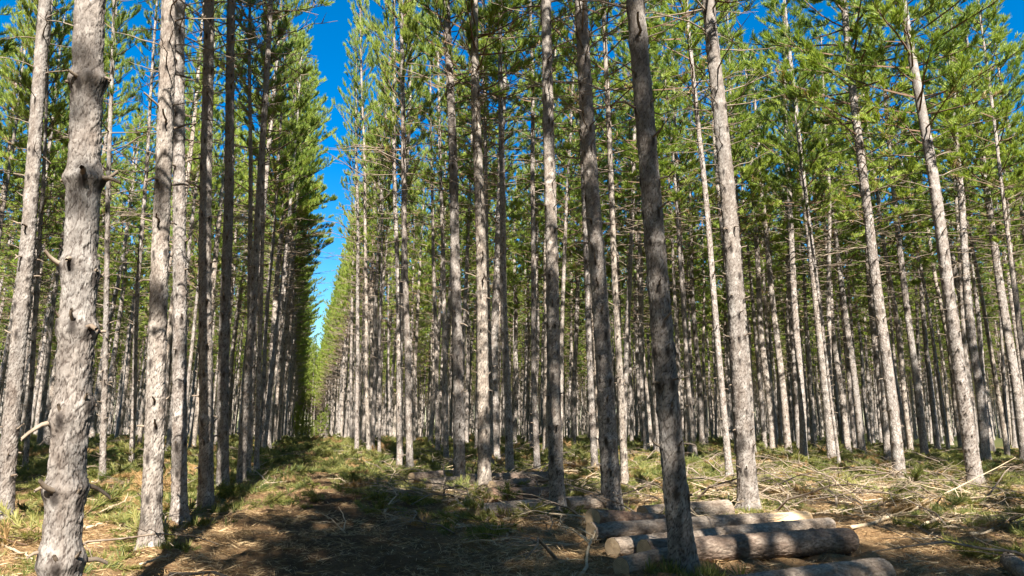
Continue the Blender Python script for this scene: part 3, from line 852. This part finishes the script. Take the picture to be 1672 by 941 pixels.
# ------------------------------------------------------------------ logs
def log(p0, p1, r0, r1, mat, label, group, seed, peeled=None, sag=0.0, lift=(0.0, 0.0), nub=3):
    g = np.random.default_rng(seed)
    a = at(*p0, r0 + lift[0]); b = at(*p1, r1 + lift[1])
    a[2] = float(ground_z(a[0], a[1])) + r0 * 0.9 + lift[0]; b[2] = float(ground_z(b[0], b[1])) + r1 * 0.9 + lift[1]
    L = float(np.linalg.norm(b - a))
    e = bpy.data.objects.new('log', None); COL.objects.link(e)
    e.location = a; e.rotation_mode = 'QUATERNION'; e.rotation_quaternion = Vector((0, 0, 1)).rotation_difference(Vector(b - a))
    tag(e, label, 'log', group)
    segs = 44; z = np.linspace(0, L, int(L / 0.03) + 4); th = np.arange(segs) * 2 * math.pi / segs
    Zg, Tg = np.meshgrid(z, th, indexing='ij')
    rad = r0 + (r1 - r0) * Zg / L
    rad = rad * (1 + 0.05 * np.cos(2 * Tg + seed) + 0.03 * np.sin(3 * Tg + 2 * Zg))
    nu = max(8, int(2 * math.pi * r0 / 0.05)); wob = 0.4 * (vnoise(Tg * 7, Zg * 15, seed) - 0.5)
    f1, f2, wid = worley(Tg / 6.28318 * nu + wob, Zg / 0.085 + wob, nu, seed)
    ee = np.clip((f2 - f1) / 0.25, 0, 1)
    rad = rad + 0.006 * (ee - 0.6) + 0.010 * (vnoise(Tg * 8, Zg * 9, seed + 4) - 0.5)
    for kk in range(nub):
        kz, kt = g.uniform(0.1, 0.9) * L, g.uniform(0, 6.28)
        du = (np.mod(Tg - kt + math.pi, 2 * math.pi) - math.pi) * r0
        rad = rad + 0.022 * np.exp(-(du / 0.03) ** 2 - ((Zg - kz) / 0.035) ** 2)
    bx = sag * np.sin(math.pi * Zg / L)
    V = np.stack([rad * np.cos(Tg) + bx, rad * np.sin(Tg), Zg], -1)
    idx = np.arange(Zg.size).reshape(Zg.shape); j = np.roll(np.arange(segs), -1)
    q = np.stack([idx[:-1], idx[:-1][:, j], idx[1:][:, j], idx[1:]], -1).reshape(-1, 4)
    mb = MB(); 
    mb.add(V, q)
    me = mb.build('bark', [mat, PEELED])
    if peeled is not None:
        zc = V[:, :, 2]; qz = z[(np.arange(len(q)) // segs)]; qt = th[np.arange(len(q)) % segs]
        edge = peeled + 0.10 * (vnoise(qt * 2.5, qz * 3, seed) - 0.5) * 2
        me.polygons.foreach_set('material_index', (qz / L > edge).astype(np.int32))
    ob('bark', me, e)
    for end, rr, zz in ((0, rad[0], -0.002), (1, rad[-1], L + 0.002)):
        m2 = MB(); kring = 5
        rings = [np.stack([rr * f * np.cos(th) * 0.985, rr * f * np.sin(th) * 0.985, np.full(segs, 0.0) + 0.004 * (vnoise(np.cos(th) * 3 * f + 9, np.sin(th) * 3 * f + 9, seed) - 0.5)], -1) for f in np.linspace(1, 0.02, kring)]
        vv = np.concatenate(rings); ii = np.arange(kring * segs).reshape(kring, segs)
        qq = np.stack([ii[:-1], ii[:-1][:, j], ii[1:][:, j], ii[1:]], -1).reshape(-1, 4)
        m2.add(vv, qq)
        ob('cut_end', m2.build('cut_end', [CUT if not (peeled is not None and end) else PEELED], False), e, (0, 0, zz))
    return e
FG = 'logs of the stack in front'
MG = 'logs of the middle heap'
log((968, 843), (1085, 848), 0.125, 0.115, LOGRED, 'short reddish barked log, rearmost sawn end at the left of the front stack', FG, 1, lift=(0.17, 0.0))
log((965, 867), (1318, 845), 0.125, 0.105, LOGGREY, 'pale grey front log with a peeled yellow broken right end in the sun', FG, 2, peeled=0.80)
log((1000, 897), (1352, 856), 0.12, 0.12, LOGGREY, 'long grey log whose sawn end sits between the pale log and the short front log', FG, 3)
log((1052, 908), (1384, 876), 0.135, 0.155, LOGDARK, 'thickest dark barked log on the right front of the stack', FG, 4, nub=5)
log((1014, 932), (1092, 914), 0.10, 0.10, LOGGREY, 'short front log with a tan sawn end left of the darkest pine', FG, 5)
log((1040, 1000), (1440, 926), 0.13, 0.14, LOGGREY, 'weathered grey log lying lowest at the bottom of the photo', FG, 6)
log((1050, 838), (1188, 829), 0.15, 0.15, LOGGREY, 'fat grey log crossed by a shadow at the foot of the brightest pine', FG, 8)
log((1552, 887), (1580, 898), 0.04, 0.035, LOGRED, 'small brown billet lying alone on the sunny litter', 'loose logs in the clearing', 9, nub=0)
log((1648, 916), (1690, 950), 0.085, 0.085, LOGGREY, 'round log cut off by the bottom right corner', 'loose logs in the clearing', 10)
log((775, 833), (985, 812), 0.135, 0.11, LOGGREY, 'longest grey log of the middle heap reaching behind the half lit pine', MG, 11, lift=(0.03, 0.03))
log((800, 809), (895, 803), 0.12, 0.13, LOGRED, 'knotty tan log of the middle heap ending beside the half lit pine', MG, 12, lift=(0.06, 0.06), nub=7)
log((700, 791), (777, 784), 0.12, 0.15, LOGGREY, 'log between the grey pine and the pale speckled pine', MG, 13, lift=(0.05, 0.05))
log((804, 797), (866, 792), 0.12, 0.12, LOGDARK, 'dark log stacked just behind the knotty tan log', MG, 14, lift=(0.1, 0.1))
log((800, 782), (900, 780), 0.15, 0.14, LOGDARK, 'shaded log furthest back in the middle heap', MG, 15, lift=(0.06, 0.06))
log((925, 821), (990, 816), 0.12, 0.13, LOGGREY, 'grey log between the half lit pine and the thick dark pine', MG, 16, lift=(0.06, 0.06))
log((672, 780), (745, 773), 0.11, 0.11, LOGDARK, 'thin dark log behind the grey pine with the pale branch', MG, 17, lift=(0.06, 0.06))

# ------------------------------------------------------------------ single fallen branches
def fallen(pts, r, label, seed, mat=DRY, z=0.05, group='fallen branches on the forest floor', forks=3):
    g = np.random.default_rng(seed)
    P = []
    for k, p in enumerate(pts):
        zz = p[2] if len(p) > 2 else z
        a = at(p[0], p[1], zz); a[2] = float(ground_z(a[0], a[1])) * (0 if len(p) > 2 else 1) + zz + r * 0.6
        P.append(a)
    P = np.array(P)
    t = np.linspace(0, len(P) - 1, 13); i = np.minimum(len(P) - 2, np.floor(t).astype(int)); f = (t - i)[:, None]
    ext = np.vstack([2 * P[0] - P[1], P, 2 * P[-1] - P[-2]])
    p0, p1, p2, p3 = ext[i], ext[i + 1], ext[i + 2], ext[i + 3]
    C = 0.5 * (2 * p1 + (p2 - p0) * f + (2 * p0 - 5 * p1 + 4 * p2 - p3) * f ** 2 + (3 * p1 - p0 - 3 * p2 + p3) * f ** 3)
    C[1:-1] += g.normal(0, r * 0.7, (11, 3))
    o0 = C[0].copy()
    mb = MB()
    mb.tubes((C - o0)[None], (np.linspace(r, r * 0.45, 13) * (1 + g.normal(0, 0.07, 13)))[None], 8, 0, True)
    L = np.linalg.norm(C[-1] - C[0])
    for s in range(forks):
        k = int(g.integers(3, 12)); d = C[k] - C[k - 1]; d /= np.linalg.norm(d); lat = np.cross(d, [0, 0, 1])
        d = d * g.uniform(0.3, 1) + lat * g.choice([-1, 1]) * g.uniform(0.4, 1) + np.array([0, 0, g.uniform(0, 0.4)])
        l2 = L * g.uniform(0.1, 0.3)
        q = C[k] - o0 + np.linspace(0, 1, 6)[:, None] * d * l2 + np.cumsum(g.normal(0, 0.015 * l2, (6, 3)), 0); q[0] = C[k] - o0
        mb.tubes(q[None], np.linspace(r * 0.5, r * 0.25, 6)[None], 6, 0)
    o = ob('fallen_branch', mb.build('fallen_branch', [mat]), None, o0)
    tag(o, label, 'branch', group)
FALL = [
 ([(1540, 803), (1586, 817), (1636, 839), (1690, 852)], 0.026, 'long brown branch slanting down from the silvery pine to the right edge', TWIG),
 ([(1571, 825), (1600, 843), (1627, 861)], 0.020, 'short dark branch slanting below the long brown branch', TWIG),
 ([(1586, 877), (1633, 866), (1690, 858)], 0.024, 'pale branch rising to the right edge above the round corner log', DRY),
 ([(1390, 865), (1466, 845), (1506, 837), (1564, 821), (1582, 801)], 0.028, 'long pale branch sweeping from the thick dark log up to the silvery pine', DRY),
 ([(1506, 866), (1549, 846), (1582, 839)], 0.022, 'bare tan branch rising below the long pale sweeping branch', DRY),
 ([(1332, 841), (1368, 837), (1401, 848), (1426, 848)], 0.020, 'kinked branch just right of the peeled log end', DRY),
 ([(1426, 823), (1477, 832), (1520, 832)], 0.022, 'pale branch in front of the evenly lit pine', DRY),
 ([(1558, 824), (1561, 840), (1568, 853)], 0.018, 'short forked branch crossing the tangle near the silvery pine', DRY),
 ([(1488, 879), (1528, 883), (1546, 890)], 0.016, 'thin curved branch leading to the small brown billet', DRY),
 ([(1239, 805), (1290, 796), (1337, 770)], 0.024, 'pale branch lying right of the brightest pine foot', DRY),
 ([(1090, 803), (1150, 808), (1205, 806)], 0.020, 'pale branch lying left of the brightest pine foot', DRY),
 ([(932, 801), (955, 783, 0.15), (982, 766, 0.25)], 0.014, 'thin bare stick pointing up toward the thick dark pine', DRY),
 ([(945, 950, 0.02), (964, 892, 0.16), (972, 868, 0.24)], 0.020, 'bleached stick leaning on the left ends of the stacked logs', DRY),
 ([(648, 786), (681, 779), (725, 775)], 0.028, 'pale bent branch on the right aisle verge before the twin slim pines', DRY),
 ([(706, 805), (734, 802), (785, 800)], 0.030, 'pale straight branch across the feet of the grey and speckled pines', DRY),
 ([(596, 766), (643, 763), (700, 764)], 0.030, 'pale branch lying across the verge behind the bent one', DRY),
 ([(822, 851), (858, 842), (892, 834)], 0.024, 'grey branch in front of the longest middle log', DRY),
 ([(795, 850), (806, 838, 0.12), (835, 843)], 0.018, 'arched branch before the left end of the longest middle log', TWIG),
 ([(127, 867), (166, 861)], 0.022, 'short pale stick right of the thick foreground pine', DRY),
 ([(0, 892), (25, 903), (52, 921)], 0.020, 'thin branch at the bottom left corner', DRY),
 ([(228, 924), (255, 916), (278, 910)], 0.014, 'thin stick at the foot of the sunlit pale pine', DRY),
 ([(150, 788), (180, 783), (205, 781)], 0.024, 'pale branch beside the slim lone dark pine', DRY),
 ([(560, 868, 0.02), (563, 850, 0.12), (553, 828, 0.26)], 0.010, 'single pale twig standing upright in the aisle', DRY),
]
for k, (pts, r, lab, mt) in enumerate(FALL): fallen(pts, r, lab, 500 + k, mt, forks=0 if k in (20, 22, 18) else 3)
